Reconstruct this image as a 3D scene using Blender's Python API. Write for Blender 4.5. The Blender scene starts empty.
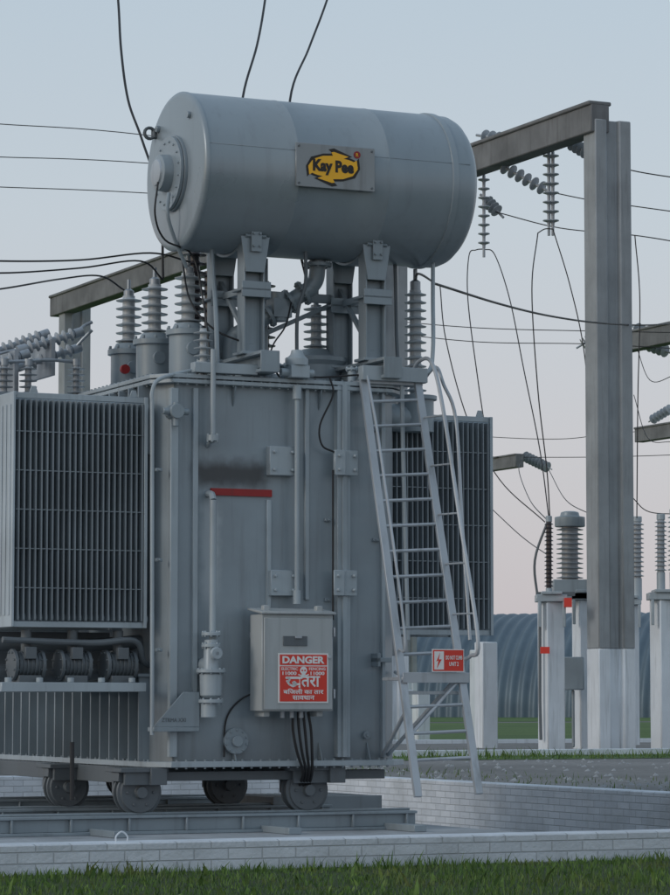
import bpy, math, random
import numpy as np
from mathutils import Vector, Matrix
random.seed(7); np.random.seed(7)
S=bpy.context.scene
S.view_settings.view_transform='Standard'; S.view_settings.look='None'; S.view_settings.exposure=0
# ---------------------------------------------------------------- camera + survey helpers
F=3000.0; H=1.15; PITCH=math.atan(252.5/F)
cam=bpy.data.cameras.new("camera"); co=bpy.data.objects.new("camera",cam); S.collection.objects.link(co)
cam.sensor_fit='VERTICAL'; cam.sensor_height=36; cam.sensor_width=36; cam.lens=F/895*36
cam.clip_start=0.1; cam.clip_end=6000
co.location=(0,0,H); co.rotation_euler=(math.pi/2+PITCH,0,0); S.camera=co
ANG=math.radians(25); cA,sA=math.cos(ANG),math.sin(ANG); OX,OY=-1.5,26.0
def ray(px,py):
    a=(px-335)/F; b=(447.5-py)/F
    dy=math.cos(PITCH)-b*math.sin(PITCH); dz=math.sin(PITCH)+b*math.cos(PITCH)
    return a/dy,dz/dy
def W(px,py,Y):
    a,d=ray(px,py); return Vector((a*Y,Y,H+d*Y))
def loc(w): X=w[0]-OX; Y=w[1]-OY; return Vector((X*cA+Y*sA,-X*sA+Y*cA,w[2]))
def wor(l): return Vector((OX+l[0]*cA-l[1]*sA, OY+l[0]*sA+l[1]*cA, l[2]))
def T(px,py,v):
    a,d=ray(px,py); Y=(v+OY*cA-OX*sA)/(cA-a*sA); return loc((a*Y,Y,H+d*Y))
# ---------------------------------------------------------------- mesh builder
class MB:
    def __init__(s): s.v=[]; s.f=[]
    def add(s,vs,fs):
        o=len(s.v); s.v+= [tuple(v) for v in vs]; s.f+=[tuple(i+o for i in f) for f in fs]
    def box(s,x0,x1,y0,y1,z0,z1):
        s.add([(x0,y0,z0),(x1,y0,z0),(x1,y1,z0),(x0,y1,z0),(x0,y0,z1),(x1,y0,z1),(x1,y1,z1),(x0,y1,z1)],
              [(0,3,2,1),(4,5,6,7),(0,1,5,4),(1,2,6,5),(2,3,7,6),(3,0,4,7)])
    def beam(s,p0,p1,w,h,up=(0,0,1)):
        p0=Vector(p0);p1=Vector(p1);d=(p1-p0).normalized();up=Vector(up)
        sd=d.cross(up)
        if sd.length<1e-4: sd=d.cross(Vector((0,1,0)))
        sd.normalize(); u=sd.cross(d).normalized()
        vs=[]
        for p in (p0,p1):
            for a,b in((-1,-1),(1,-1),(1,1),(-1,1)): vs.append(p+sd*a*w/2+u*b*h/2)
        s.add(vs,[(0,1,2,3),(7,6,5,4),(0,4,5,1),(1,5,6,2),(2,6,7,3),(3,7,4,0)])
    def lathe(s,prof,p0,p1,n=20,caps=True):
        p0=Vector(p0);d=(Vector(p1)-p0).normalized()
        a=Vector((0,0,1)) if abs(d.z)<.9 else Vector((1,0,0))
        x=d.cross(a).normalized(); y=d.cross(x)
        vs=[];fs=[]
        for t,r in prof:
            for i in range(n):
                th=2*math.pi*i/n; vs.append(p0+d*t+(x*math.cos(th)+y*math.sin(th))*r)
        m=len(prof)
        for k in range(m-1):
            for i in range(n):
                j=(i+1)%n; fs.append((k*n+i,(k+1)*n+i,(k+1)*n+j,k*n+j))
        if caps: fs.append(tuple(range(n))); fs.append(tuple(reversed(range((m-1)*n,m*n))))
        s.add(vs,fs)
    def cyl(s,p0,p1,r,r1=None,n=16):
        L=(Vector(p1)-Vector(p0)).length; s.lathe([(0,r),(L,r if r1 is None else r1)],p0,p1,n)
    def tube(s,pts,r,n=8,sm=True):
        if sm and len(pts)>2: pts=smooth(pts,6)
        pts=[Vector(p) for p in pts]; m=len(pts); vs=[];fs=[]; nrm=None
        for k,p in enumerate(pts):
            d=(pts[min(k+1,m-1)]-pts[max(k-1,0)]).normalized()
            if nrm is None:
                a=Vector((0,0,1)) if abs(d.z)<.9 else Vector((1,0,0)); nrm=d.cross(a).normalized()
            nrm=(nrm-d*nrm.dot(d)).normalized(); b=d.cross(nrm)
            for i in range(n):
                th=2*math.pi*i/n; vs.append(p+(nrm*math.cos(th)+b*math.sin(th))*r)
        for k in range(m-1):
            for i in range(n):
                j=(i+1)%n; fs.append((k*n+i,k*n+j,(k+1)*n+j,(k+1)*n+i))
        fs.append(tuple(reversed(range(n)))); fs.append(tuple(range((m-1)*n,m*n)))
        s.add(vs,fs)
    def prism(s,poly,ext):
        n=len(poly); e=Vector(ext); vs=[Vector(p) for p in poly]+[Vector(p)+e for p in poly]
        fs=[tuple(range(n)),tuple(reversed(range(n,2*n)))]+[(i,i+n,(i+1)%n+n,(i+1)%n) for i in range(n)]
        s.add(vs,fs)
    def bolts(s,pts,d,r=.014,h=.018):
        for p in pts: p=Vector(p); s.cyl(p,p+Vector(d)*h,r,n=6)
    def flange(s,c,d,r,t=.03,nb=8):
        c=Vector(c);d=Vector(d).normalized(); s.cyl(c-d*t/2,c+d*t/2,r,n=24)
        a=Vector((0,0,1)) if abs(d.z)<.9 else Vector((1,0,0)); x=d.cross(a).normalized(); y=d.cross(x)
        for i in range(nb):
            th=2*math.pi*(i+.5)/nb; p=c+(x*math.cos(th)+y*math.sin(th))*r*.84
            s.cyl(p-d*(t/2+.012),p+d*(t/2+.012),.011,n=6)
    def insul(s,p0,p1,rc,rs,cnt,n=16,alt=False):
        L=(Vector(p1)-Vector(p0)).length; st=L/cnt; pr=[(0,rc)]
        for i in range(cnt):
            b=i*st; R=rs*(0.82 if (alt and i%2) else 1)
            pr+=[(b+.30*st,rc),(b+.36*st,R*.96),(b+.46*st,R),(b+.62*st,rc*1.25),(b+.75*st,rc)]
        pr.append((L,rc)); s.lathe(pr,p0,p1,n)
    def obj(s,name,mat,parent=None,bevel=0,ang=35):
        me=bpy.data.meshes.new(name); me.from_pydata(s.v,[],s.f); me.update()
        import bmesh
        bm=bmesh.new(); bm.from_mesh(me); bmesh.ops.recalc_face_normals(bm,faces=bm.faces); bm.to_mesh(me); bm.free()
        me.polygons.foreach_set("use_smooth",[True]*len(me.polygons))
        me.set_sharp_from_angle(angle=math.radians(ang))
        me.materials.append(mat)
        o=bpy.data.objects.new(name,me); S.collection.objects.link(o)
        if parent: o.parent=parent
        if bevel:
            m=o.modifiers.new("bevel",'BEVEL'); m.width=bevel; m.segments=1; m.limit_method='ANGLE'; m.angle_limit=math.radians(50)
        return o
def smooth(pts,n=8):
    P=[Vector(p) for p in pts]; P=[P[0]*2-P[1]]+P+[P[-1]*2-P[-2]]; out=[]
    for i in range(1,len(P)-2):
        for k in range(n):
            t=k/n; a,b,c,d=P[i-1],P[i],P[i+1],P[i+2]
            out.append(.5*((2*b)+(c-a)*t+(2*a-5*b+4*c-d)*t*t+(3*b-a-3*c+d)*t**3))
    out.append(P[-2]); return out
def empty(name,local=True,locn=None):
    e=bpy.data.objects.new(name,None); S.collection.objects.link(e); e.empty_display_size=.2
    if local: e.location=(OX,OY,0); e.rotation_euler=(0,0,ANG)
    return e
# ---------------------------------------------------------------- materials
def newmat(name):
    m=bpy.data.materials.new(name); m.use_nodes=True; nt=m.node_tree; b=nt.nodes['Principled BSDF']; return m,nt,b
def N(nt,t,**k):
    n=nt.nodes.new(t)
    for a,v in k.items(): setattr(n,a,v)
    return n
def mixc(nt,fac,a,b,mode='MIX'):
    n=N(nt,'ShaderNodeMix',data_type='RGBA',blend_type=mode)
    for i,x in ((0,fac),(6,a),(7,b)):
        if hasattr(x,'is_output'): nt.links.new(x,n.inputs[i])
        else: n.inputs[i].default_value=x if i==0 else (*x,1) if len(x)==3 else x
    return n.outputs[2]
def noise(nt,scale,det=4,vec=None,rough=.55,sc=None):
    tc=N(nt,'ShaderNodeTexCoord'); o=tc.outputs['Object']
    if sc:
        mp=N(nt,'ShaderNodeMapping'); mp.inputs['Scale'].default_value=sc; nt.links.new(o,mp.inputs[0]); o=mp.outputs[0]
    n=N(nt,'ShaderNodeTexNoise'); n.inputs['Scale'].default_value=scale; n.inputs['Detail'].default_value=min(det,4); n.inputs['Roughness'].default_value=rough
    nt.links.new(o,n.inputs['Vector']); return n.outputs[0]
def ramp(nt,src,p0,p1,c0=(0,0,0),c1=(1,1,1)):
    r=N(nt,'ShaderNodeValToRGB'); r.color_ramp.elements[0].position=p0; r.color_ramp.elements[1].position=p1
    r.color_ramp.elements[0].color=(*c0,1); r.color_ramp.elements[1].color=(*c1,1); nt.links.new(src,r.inputs[0]); return r.outputs[0]
def bump(nt,b,src,st,dist=.01):
    n=N(nt,'ShaderNodeBump'); n.inputs['Strength'].default_value=st; n.inputs['Distance'].default_value=dist
    nt.links.new(src,n.inputs['Height']); nt.links.new(n.outputs[0],b.inputs['Normal'])
def paint(name,col,rough=.45,metal=0,var=.18,dirt=(.10,.10,.095),dirtamt=.5,bs=.15):
    m,nt,b=newmat(name)
    big=noise(nt,1.3,4); st=noise(nt,2.2,4,sc=(5,5,.35))
    dk=tuple(c*(1-var) for c in col); lt=tuple(min(1,c*(1+var*.7)) for c in col)
    c=mixc(nt,ramp(nt,big,.3,.7),dk,lt)
    f=ramp(nt,st,.54,.82); mm=N(nt,'ShaderNodeMath',operation='MULTIPLY'); nt.links.new(f,mm.inputs[0]); mm.inputs[1].default_value=dirtamt
    c=mixc(nt,mm.outputs[0],c,dirt)
    nt.links.new(c,b.inputs['Base Color'])
    nt.links.new(ramp(nt,big,.2,.8,(rough-.08,)*3,(rough+.14,)*3),b.inputs['Roughness'])
    b.inputs['Metallic'].default_value=metal
    bump(nt,b,noise(nt,28,3) if bs>.3 else big,bs,.004 if bs>.3 else .02); return m
GREY=paint("grey_enamel",(.27,.318,.35),.38,metal=.1,dirtamt=.4)
GREYL=paint("grey_enamel_light",(.38,.435,.47),.38,metal=.1,dirtamt=.4)
CONS=paint("conservator_paint",(.285,.335,.37),.30,metal=.15,var=.07,dirtamt=.18)
GREYD=paint("grey_enamel_dark",(.12,.137,.15),.45)
RADM=paint("radiator_paint",(.23,.265,.29),.42)
RADL=paint("radiator_side_lit",(.45,.51,.55),.5,dirtamt=.3)  # paler than the fins: light on the end panels put into the colour
GALV=paint("galvanised_steel",(.44,.475,.51),.38,metal=.3)
BLACK=paint("black_rubber",(.02,.02,.022),.55,dirtamt=.1)
ALU=paint("aluminium",(.36,.39,.42),.4,metal=.5)
PORC=paint("grey_porcelain",(.34,.37,.40),.2,var=.06,dirtamt=.25)
PORCB=paint("dark_porcelain",(.05,.045,.05),.2,var=.1,dirtamt=.1)
PORCW=paint("pale_porcelain",(.44,.475,.50),.2,var=.06,dirtamt=.2)
CAB=paint("cabinet_paint",(.42,.445,.45),.42,var=.08,dirtamt=.3)
CONC=paint("concrete",(.31,.33,.345),.9,var=.18,dirt=(.17,.175,.18),dirtamt=.6,bs=.6)
CONCD=paint("weathered_concrete",(.18,.185,.19),.9,var=.3,dirt=(.08,.08,.08),dirtamt=.7,bs=.6)
SLAB=paint("slab_concrete",(.40,.425,.45),.9,var=.3,dirt=(.16,.16,.16),dirtamt=.6,bs=.6)
WHITE=paint("lime_white",(.68,.72,.76),.85,var=.10,dirt=(.3,.31,.32),dirtamt=.7,bs=.5)
RED=paint("red_enamel",(.72,.05,.03),.4,var=.05,dirtamt=.05)
REDD=paint("dark_red_enamel",(.33,.02,.02),.5,var=.3,dirt=(.05,.03,.03),dirtamt=.8)
SIGNW=paint("sign_white",(.82,.82,.80),.4,var=.03,dirtamt=.08)
YEL=paint("sign_yellow",(1.0,.50,.01),.4,var=.02,dirtamt=0)
PLATE=paint("nameplate_metal",(.27,.29,.30),.35,metal=.3,var=.1)
INK=paint("ink",(.015,.012,.01),.5,dirtamt=0)
TANK=paint("tank_paint",(.285,.335,.37),.34,metal=.1,var=.16,dirtamt=.45)
def stain(m,x0,x1,z0,z1,sx,sz,col,amt):
    nt=m.node_tree; b=nt.nodes['Principled BSDF']; prev=b.inputs['Base Color'].links[0].from_socket
    tc=N(nt,'ShaderNodeTexCoord'); sp=N(nt,'ShaderNodeSeparateXYZ')
    nz=N(nt,'ShaderNodeTexNoise'); nz.inputs['Scale'].default_value=9; nt.links.new(tc.outputs['Object'],nz.inputs[0])
    va=N(nt,'ShaderNodeVectorMath',operation='MULTIPLY_ADD'); nt.links.new(nz.outputs[1],va.inputs[0]); va.inputs[1].default_value=(.1,.1,.1); nt.links.new(tc.outputs['Object'],va.inputs[2])
    nt.links.new(va.outputs[0],sp.inputs[0]); fac=None
    for out,a,c,s in ((0,x0,x0+sx,1),(0,x1-sx,x1,-1),(2,z0,z0+sz,1),(2,z1-sz,z1,-1)):
        mr=N(nt,'ShaderNodeMapRange',interpolation_type='SMOOTHSTEP'); nt.links.new(sp.outputs[out],mr.inputs[0])
        mr.inputs[1].default_value=a+.05; mr.inputs[2].default_value=c+.05
        mr.inputs[3].default_value=0 if s>0 else 1; mr.inputs[4].default_value=1 if s>0 else 0
        if fac is None: fac=mr.outputs[0]
        else:
            mu=N(nt,'ShaderNodeMath',operation='MULTIPLY'); nt.links.new(fac,mu.inputs[0]); nt.links.new(mr.outputs[0],mu.inputs[1]); fac=mu.outputs[0]
    mu=N(nt,'ShaderNodeMath',operation='MULTIPLY'); nt.links.new(fac,mu.inputs[0]); mu.inputs[1].default_value=amt
    nt.links.new(mixc(nt,mu.outputs[0],prev,col),b.inputs['Base Color'])
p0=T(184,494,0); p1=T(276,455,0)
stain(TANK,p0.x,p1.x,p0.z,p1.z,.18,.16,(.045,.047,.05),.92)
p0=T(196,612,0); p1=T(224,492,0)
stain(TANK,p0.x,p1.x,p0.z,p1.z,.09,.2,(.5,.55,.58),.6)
stain(TANK,-1,3,.2,.95,.1,.3,(.13,.14,.145),.45)
def brickmat():
    m,nt,b=newmat("white_painted_brick")
    tc=N(nt,'ShaderNodeTexCoord'); sp=N(nt,'ShaderNodeSeparateXYZ'); nt.links.new(tc.outputs['Object'],sp.inputs[0])
    ad=N(nt,'ShaderNodeMath',operation='ADD'); nt.links.new(sp.outputs[0],ad.inputs[0]); nt.links.new(sp.outputs[1],ad.inputs[1])
    cb=N(nt,'ShaderNodeCombineXYZ'); nt.links.new(ad.outputs[0],cb.inputs[0]); nt.links.new(sp.outputs[2],cb.inputs[1])
    br=N(nt,'ShaderNodeTexBrick'); nt.links.new(cb.outputs[0],br.inputs[0])
    br.inputs['Scale'].default_value=1; br.inputs['Brick Width'].default_value=.25; br.inputs['Row Height'].default_value=.075
    br.inputs['Mortar Size'].default_value=.006; br.inputs['Mortar Smooth'].default_value=.6
    br.inputs['Color1'].default_value=(.68,.72,.77,1); br.inputs['Color2'].default_value=(.58,.62,.67,1); br.inputs['Mortar'].default_value=(.42,.45,.48,1)
    d=ramp(nt,noise(nt,2.5,6),.4,.72); mu=N(nt,'ShaderNodeMath',operation='MULTIPLY'); nt.links.new(d,mu.inputs[0]); mu.inputs[1].default_value=.5
    c=mixc(nt,mu.outputs[0],br.outputs[0],(.36,.38,.39))
    nt.links.new(c,b.inputs['Base Color']); b.inputs['Roughness'].default_value=.85
    fn=noise(nt,40,4); m2=N(nt,'ShaderNodeMath',operation='MULTIPLY_ADD'); nt.links.new(br.outputs['Fac'],m2.inputs[0]); m2.inputs[1].default_value=-1; nt.links.new(fn,m2.inputs[2])
    bump(nt,b,m2.outputs[0],.6,.01); return m
BRICK=brickmat()
def groundmat(name,a,b_,sc,bs=.8,c3=None):
    m,nt,b=newmat(name)
    c=mixc(nt,ramp(nt,noise(nt,sc,6),.35,.65),a,b_)
    f=ramp(nt,noise(nt,sc*40,3),.35,.7); mu=N(nt,'ShaderNodeMath',operation='MULTIPLY'); nt.links.new(f,mu.inputs[0]); mu.inputs[1].default_value=.5
    c=mixc(nt,mu.outputs[0],c,c3 or tuple(x*.5 for x in a))
    nt.links.new(c,b.inputs['Base Color']); b.inputs['Roughness'].default_value=.95
    bump(nt,b,noise(nt,sc*40,4),bs,.03); return m
GRAVEL=groundmat("gravel",(.16,.16,.155),(.25,.245,.24),.25)
SOIL=groundmat("soil_grass",(.035,.06,.018),(.05,.075,.02),1.2,c3=(.02,.03,.01))
LAWN=groundmat("lawn",(.05,.11,.02),(.09,.16,.03),.15,c3=(.03,.07,.015))
def grassblade():
    m,nt,b=newmat("grass_blade")
    g=N(nt,'ShaderNodeNewGeometry'); c=mixc(nt,ramp(nt,g.outputs['Random Per Island'],0,1),(.03,.08,.012),(.12,.21,.035))
    c=mixc(nt,ramp(nt,noise(nt,1.4,4),.5,.75),c,(.14,.15,.05))
    nt.links.new(c,b.inputs['Base Color']); b.inputs['Roughness'].default_value=.7; return m
BLADE=grassblade()
# ---------------------------------------------------------------- sky + sun
w=bpy.data.worlds.new("World"); S.world=w; w.use_nodes=True; nt=w.node_tree; nt.nodes.clear()
out=N(nt,'ShaderNodeOutputWorld'); add=N(nt,'ShaderNodeAddShader'); b1=N(nt,'ShaderNodeBackground'); b2=N(nt,'ShaderNodeBackground')
sky=N(nt,'ShaderNodeTexSky',sky_type='NISHITA'); sky.sun_disc=False; sky.sun_elevation=math.radians(14); sky.sun_rotation=math.radians(240); sky.dust_density=2
nt.links.new(sky.outputs[0],b1.inputs[0]); b1.inputs[1].default_value=.02
tc=N(nt,'ShaderNodeTexCoord'); sp=N(nt,'ShaderNodeSeparateXYZ'); nt.links.new(tc.outputs['Generated'],sp.inputs[0])
r=N(nt,'ShaderNodeValToRGB'); nt.links.new(sp.outputs[2],r.inputs[0]); e=r.color_ramp.elements
e[0].position=0; e[0].color=(.53,.495,.53,1); e[1].position=1; e[1].color=(.34,.45,.58,1)
for p,c in((.03,(.57,.53,.565)),(.09,(.58,.575,.615)),(.16,(.55,.605,.66)),(.24,(.50,.59,.67)),(.5,(.42,.52,.62))):
    q=e.new(p); q.color=(*c,1)
nt.links.new(r.outputs[0],b2.inputs[0]); b2.inputs[1].default_value=.90
nt.links.new(b1.outputs[0],add.inputs[0]); nt.links.new(b2.outputs[0],add.inputs[1]); nt.links.new(add.outputs[0],out.inputs[0])
sl=bpy.data.lights.new("sun",'SUN'); sl.energy=.65; sl.angle=math.radians(14); sl.color=(1,.96,.92)
so=bpy.data.objects.new("sun",sl); S.collection.objects.link(so)
sd=Vector((math.sin(math.radians(240)),math.cos(math.radians(240)),math.tan(math.radians(24)))).normalized()
so.rotation_euler=sd.to_track_quat('Z','Y').to_euler(); so.location=(-10,-5,15)
# ---------------------------------------------------------------- text helper
def text(s,u0,u1,z0,z1,v,mat,parent,name,bold=.0):
    cu=bpy.data.curves.new(name,'FONT'); cu.body=s; cu.offset=bold; cu.extrude=.004; cu.resolution_u=3
    ob=bpy.data.objects.new(name+"_tmp",cu); S.collection.objects.link(ob)
    dg=bpy.context.evaluated_depsgraph_get(); me=bpy.data.meshes.new_from_object(ob.evaluated_get(dg))
    bpy.data.objects.remove(ob)
    n=len(me.vertices)
    if n==0: return
    a=np.empty(n*3); me.vertices.foreach_get('co',a); a=a.reshape(-1,3)
    mn=a.min(0); mx=a.max(0); o=np.empty_like(a)
    o[:,0]=u0+(a[:,0]-mn[0])/(mx[0]-mn[0])*(u1-u0); o[:,2]=z0+(a[:,1]-mn[1])/(mx[1]-mn[1])*(z1-z0)
    o[:,1]=v-(a[:,2]-mn[2])/(mx[2]-mn[2])*.0015
    me.vertices.foreach_set('co',o.reshape(-1)); me.materials.clear(); me.materials.append(mat); me.update()
    ob=bpy.data.objects.new(name,me); S.collection.objects.link(ob); ob.parent=parent
# ================================================================ POWER TRANSFORMER
TR=empty("power_transformer")
Z0,Z1=.60,3.95; U1=2.3; V1=6.2; ch=.16
m=MB()
poly=[(0,ch,Z0),(ch*.7,0,Z0),(U1-ch,0,Z0),(U1,ch,Z0),(U1,V1,Z0),(0,V1,Z0)]
m.prism(poly,(0,0,Z1-Z0)); m.obj("tank_body",TANK,TR,.01)
m=MB()
m.prism([(-.09,ch-.05,Z0-.03),(ch*.7-.05,-.09,Z0-.03),(U1-ch+.05,-.09,Z0-.03),(U1+.09,ch-.05,Z0-.03),(U1+.09,V1+.09,Z0-.03),(-.09,V1+.09,Z0-.03)],(0,0,.05))
for zz,t in((Z1-.045,.035),(Z1,.035)):
    m.prism([(-.08,ch-.05,zz),(ch*.7-.05,-.08,zz),(U1-ch+.05,-.08,zz),(U1+.08,ch-.05,zz),(U1+.08,V1+.08,zz),(-.08,V1+.08,zz)],(0,0,t))
m.obj("tank_flanges",GREYL,TR,.004)
m=MB()
for i in range(24):
    u=.12+i*.088; m.cyl((u,-.05,Z1-.06),(u,-.05,Z1+.05),.011,n=6); m.cyl((u,-.06,Z0-.045),(u,-.06,Z0+.035),.011,n=6)
for i in range(60):
    v=.15+i*.1; m.cyl((-.05,v,Z1-.06),(-.05,v,Z1+.05),.011,n=6); m.cyl((-.06,v,Z0-.045),(-.06,v,Z0+.035),.011,n=6)
m.obj("flange_bolts",GREY,TR)
m=MB()
def vbar(px0,px1,y0,y1,proud=.06):
    a=T(px0,y0,0);b=T(px1,y1,0); m.box(a.x,b.x,-proud,.01,min(a.z,b.z),max(a.z,b.z))
vbar(334,347,385,757,.075); vbar(338,343,385,757,.10)
vbar(169,175,388,757,.05); vbar(192,196,388,700,.035)
vbar(266,270,500,620,.03); vbar(304,308,388,600,.03)
vbar(380,384,390,757,.04)
for px,py in((345,463),(344,583)):
    a=T(px-12,py-13,-.1);b=T(px+12,py+13,-.1); m.box(a.x,b.x,-.125,-.10,b.z,a.z)
    m.box(a.x,(a.x+b.x)/2-.012,-.145,-.125,b.z,a.z)
    m.bolts([(x,-.125,z) for x in(a.x+.04,b.x-.04) for z in(a.z-.05,b.z+.05)],(0,-1,0),.016,.045)
for px,py,hh in((282,461,15),(283,583,13)):
    a=T(px-13,py-hh,-.06);b=T(px+13,py+hh,-.06); m.box(a.x,b.x,-.08,.01,b.z,a.z)
    m.bolts([(x,-.08,z) for x in(a.x+.04,b.x-.04) for z in(a.z-.05,b.z+.05)],(0,-1,0),.016,.03)
m.obj("tank_fittings",GREYL,TR,.005)
m=MB()
a=T(150,727,-.06);b=T(180,692,-.06);c=T(196,727,-.06)
m.prism([(a.x,-.14,a.z),(c.x,-.14,c.z),(c.x,-.14,b.z),(b.x,-.14,b.z)],(0,.025,0))
m.box(a.x,c.x,-.14,.0,a.z-.04,a.z)
a=T(173,412,-.05); m.cyl((a.x,-.16,a.z),(a.x,.0,a.z),.065); m.cyl((a.x-.12,-.11,a.z),(a.x+.12,-.11,a.z),.03); m.cyl((a.x,-.11,a.z-.13),(a.x,-.11,a.z+.08),.028)
a=T(236,741,-.04); m.flange((a.x,-.03,a.z),(0,1,0),.115,.05,10); m.cyl((a.x,-.09,a.z),(a.x,-.03,a.z),.05)
a=T(385,660,-.1); m.box(a.x-.09,a.x+.05,-.14,0,a.z-.02,a.z+.02); m.box(a.x-.09,a.x-.06,-.14,0,a.z-.06,a.z+.06)
# small clips, earthing boss, lifting lugs under the cover, sampling cock
for px,py in((158,470),(158,560),(158,650),(327,520),(327,600),(375,430),(375,540)):
    a=T(px,py,0); m.box(a.x-.03,a.x+.03,-.03,.005,a.z-.015,a.z+.015); m.cyl((a.x,-.045,a.z),(a.x,-.03,a.z),.012,n=6)
for px in(232,318,366):
    a=T(px,392,0); m.prism([(a.x,-.07,3.90),(a.x,.0,3.90),(a.x,.0,3.72)],(.015,0,0))
    a=T(px,745,0); m.prism([(a.x,-.08,.62),(a.x,.0,.62),(a.x,.0,.78)],(.015,0,0))
a=T(365,735,0); m.cyl((a.x,-.05,a.z),(a.x,0,a.z),.035); m.cyl((a.x,-.06,a.z),(a.x,-.05,a.z),.018,n=6)
m.obj("tank_brackets",GREY,TR,.004)
a=T(162,722,-.15);b=T(186,718,-.15); text("ZTRMA XXI",a.x,b.x,a.z,b.z,-.142,GREYD,TR,"plate_stencil")
m=MB()
for i in range(24):
    v=.28+i*.24; m.box(-.10,.005,v,v+.022,Z0+.02,1.35); m.box(-.12,.005,v,v+.022,3.3,Z1-.05)
m.box(-.12,.005,.25,V1,1.35,1.38)
m.obj("side_ribs",GREY,TR,.003)
m=MB()
m.box(-1.45,-.14,.0,.07,1.22,1.30); m.box(-1.45,-.14,1.6,1.67,1.22,1.30)
for k in range(4): m.box(-1.4+k*.4,-1.34+k*.4,.07,1.6,1.23,1.29)
for k in range(5): m.cyl((-1.38+k*.28,.035,1.30),(-1.38+k*.28,.035,1.34),.03)
m.obj("cooler_frame",GREYL,TR,.004)
m=MB()
for k in range(3):
    u=-1.28+k*.42
    m.cyl((u,.22,1.45),(u+.24,.22,1.45),.105,n=20); m.flange((u,.22,1.45),(1,0,0),.135); m.flange((u+.25,.22,1.45),(1,0,0),.125)
    for j in range(6): m.cyl((u+.03+j*.035,.22,1.45),(u+.04+j*.035,.22,1.45),.118,n=20)
    m.cyl((u+.12,.22,1.55),(u+.12,.22,1.75),.045); m.box(u+.02,u+.22,.1,.34,1.30,1.36); m.box(u+.07,u+.17,.08,.14,1.5,1.6)
m.tube([(-1.4,.5,1.4),(-.9,.5,1.36),(-.4,.5,1.4),(-.02,.5,1.55)],.07,12)
m.tube([(-1.4,.14,1.66),(-.6,.14,1.64),(-.2,.14,1.66),(-.1,.2,1.5),(0,.3,1.45)],.028,10)
m.tube([(-1.4,.5,1.62),(-.6,.5,1.62),(0,.5,1.66)],.06,12)
m.box(-1.4,-.1,1.0,1.05,1.3,1.75)
m.obj("oil_pumps",GREYD,TR,.003)
m=MB()
a=T(297,388,-.12);b=T(297,604,-.12); m.cyl((a.x,-.12,a.z),(a.x,-.12,b.z),.022)
m.cyl((a.x,-.12,a.z-.1),(a.x,-.12,a.z+.02),.04); m.cyl((a.x,-.12,b.z),(a.x,-.12,b.z+.12),.035)
a=T(213,372,-.12);b=T(213,438,-.12); m.cyl((a.x,-.12,b.z),(a.x,-.12,a.z+.2),.024); m.flange((a.x,-.12,b.z),(0,0,1),.055,.05,6); m.cyl((a.x,-.12,b.z),(a.x,0,b.z-.06),.02)
b=T(213,500,-.12);c=T(213,640,-.12); m.cyl((a.x,-.13,b.z),(a.x,-.13,c.z),.03)
m.tube([(a.x,-.13,b.z),(a.x,-.1,b.z+.05),(a.x,0,b.z+.06)],.03)
m.tube([T(152,402,-.1),T(152,392,-.1),T(158,380,-.1),T(180,373,-.05),T(205,368,0)],.018)
m.cyl(T(152,402,-.1),T(152,735,-.1),.018)
m.tube([T(433,262,.35),T(433,300,.3),T(433,350,.1),T(428,372,-.02),T(404,378,-.06),T(402,395,-.08),T(408,640,-.08)],.02)
m.obj("oil_pipes",GREYL,TR)
m=MB()
a=T(211,662,-.16);u=a.x
for z,r,h in((1.72,.085,.03),(1.62,.085,.03),(1.40,.13,.03),(1.14,.11,.03)): m.flange((u,-.16,z),(0,0,1),r,h,8)
m.lathe([(0,.07),(.02,.095),(.2,.10),(.24,.07),(.5,.06)],(u,-.16,1.17),(u,-.16,2),20)
m.cyl((u,-.16,1.45),(u,0,1.45),.07); m.cyl((u,-.30,1.55),(u,-.16,1.55),.02); m.lathe([(0,.05),(.02,.06),(.03,.05)],(u,-.30,1.55),(u,-.2,1.55),14)
m.cyl((u-.02,-.16,1.0),(u-.02,-.16,1.14),.07)
m.obj("drain_valve",GREYL,TR,.003)
a=T(211,495,-.02);b=T(272,491,-.02); m=MB(); m.box(a.x,b.x,-.02,-.001,a.z,b.z+.01); m.obj("red_marker_strip",REDD,TR)
m=MB()
for v in(.2,2.0,4.6):
    for u in(-.15,1.44):
        m.lathe([(0,.10),(.0,.175),(.02,.178),(.025,.205),(.05,.205),(.055,.17),(.14,.168),(.145,.195),(.165,.195),(.17,.1)],(u,v-.10,.355),(u,v,.355),36)
        m.lathe([(0,.03),(.0,.05),(.05,.055),(.06,.09)],(u,v-.15,.355),(u,v,.355),20)
        m.bolts([(u+.12*math.cos(t),v-.1,.355+.12*math.sin(t)) for t in [k*math.pi/3 for k in range(6)]],(0,-1,0),.014,.012)
m.obj("wheels",GREYD,TR,.003)
m=MB()
for v in(.2,2.0,4.6):
    for u in(-.15,1.44):
        m.box(u-.17,u+.17,v-.17,v-.13,.42,.57); m.box(u-.17,u+.17,v+.11,v+.15,.33,.57); m.box(u-.22,u+.22,v-.2,v+.2,.53,.568)
    m.box(-.35,U1-.1,v-.09,v+.09,.45,.53)
m.box(-.1,.05,-.02,V1,.42,.565); m.box(1.6,1.75,-.02,V1,.42,.565)
m.obj("undercarriage",GREYD,TR,.004)
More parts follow.
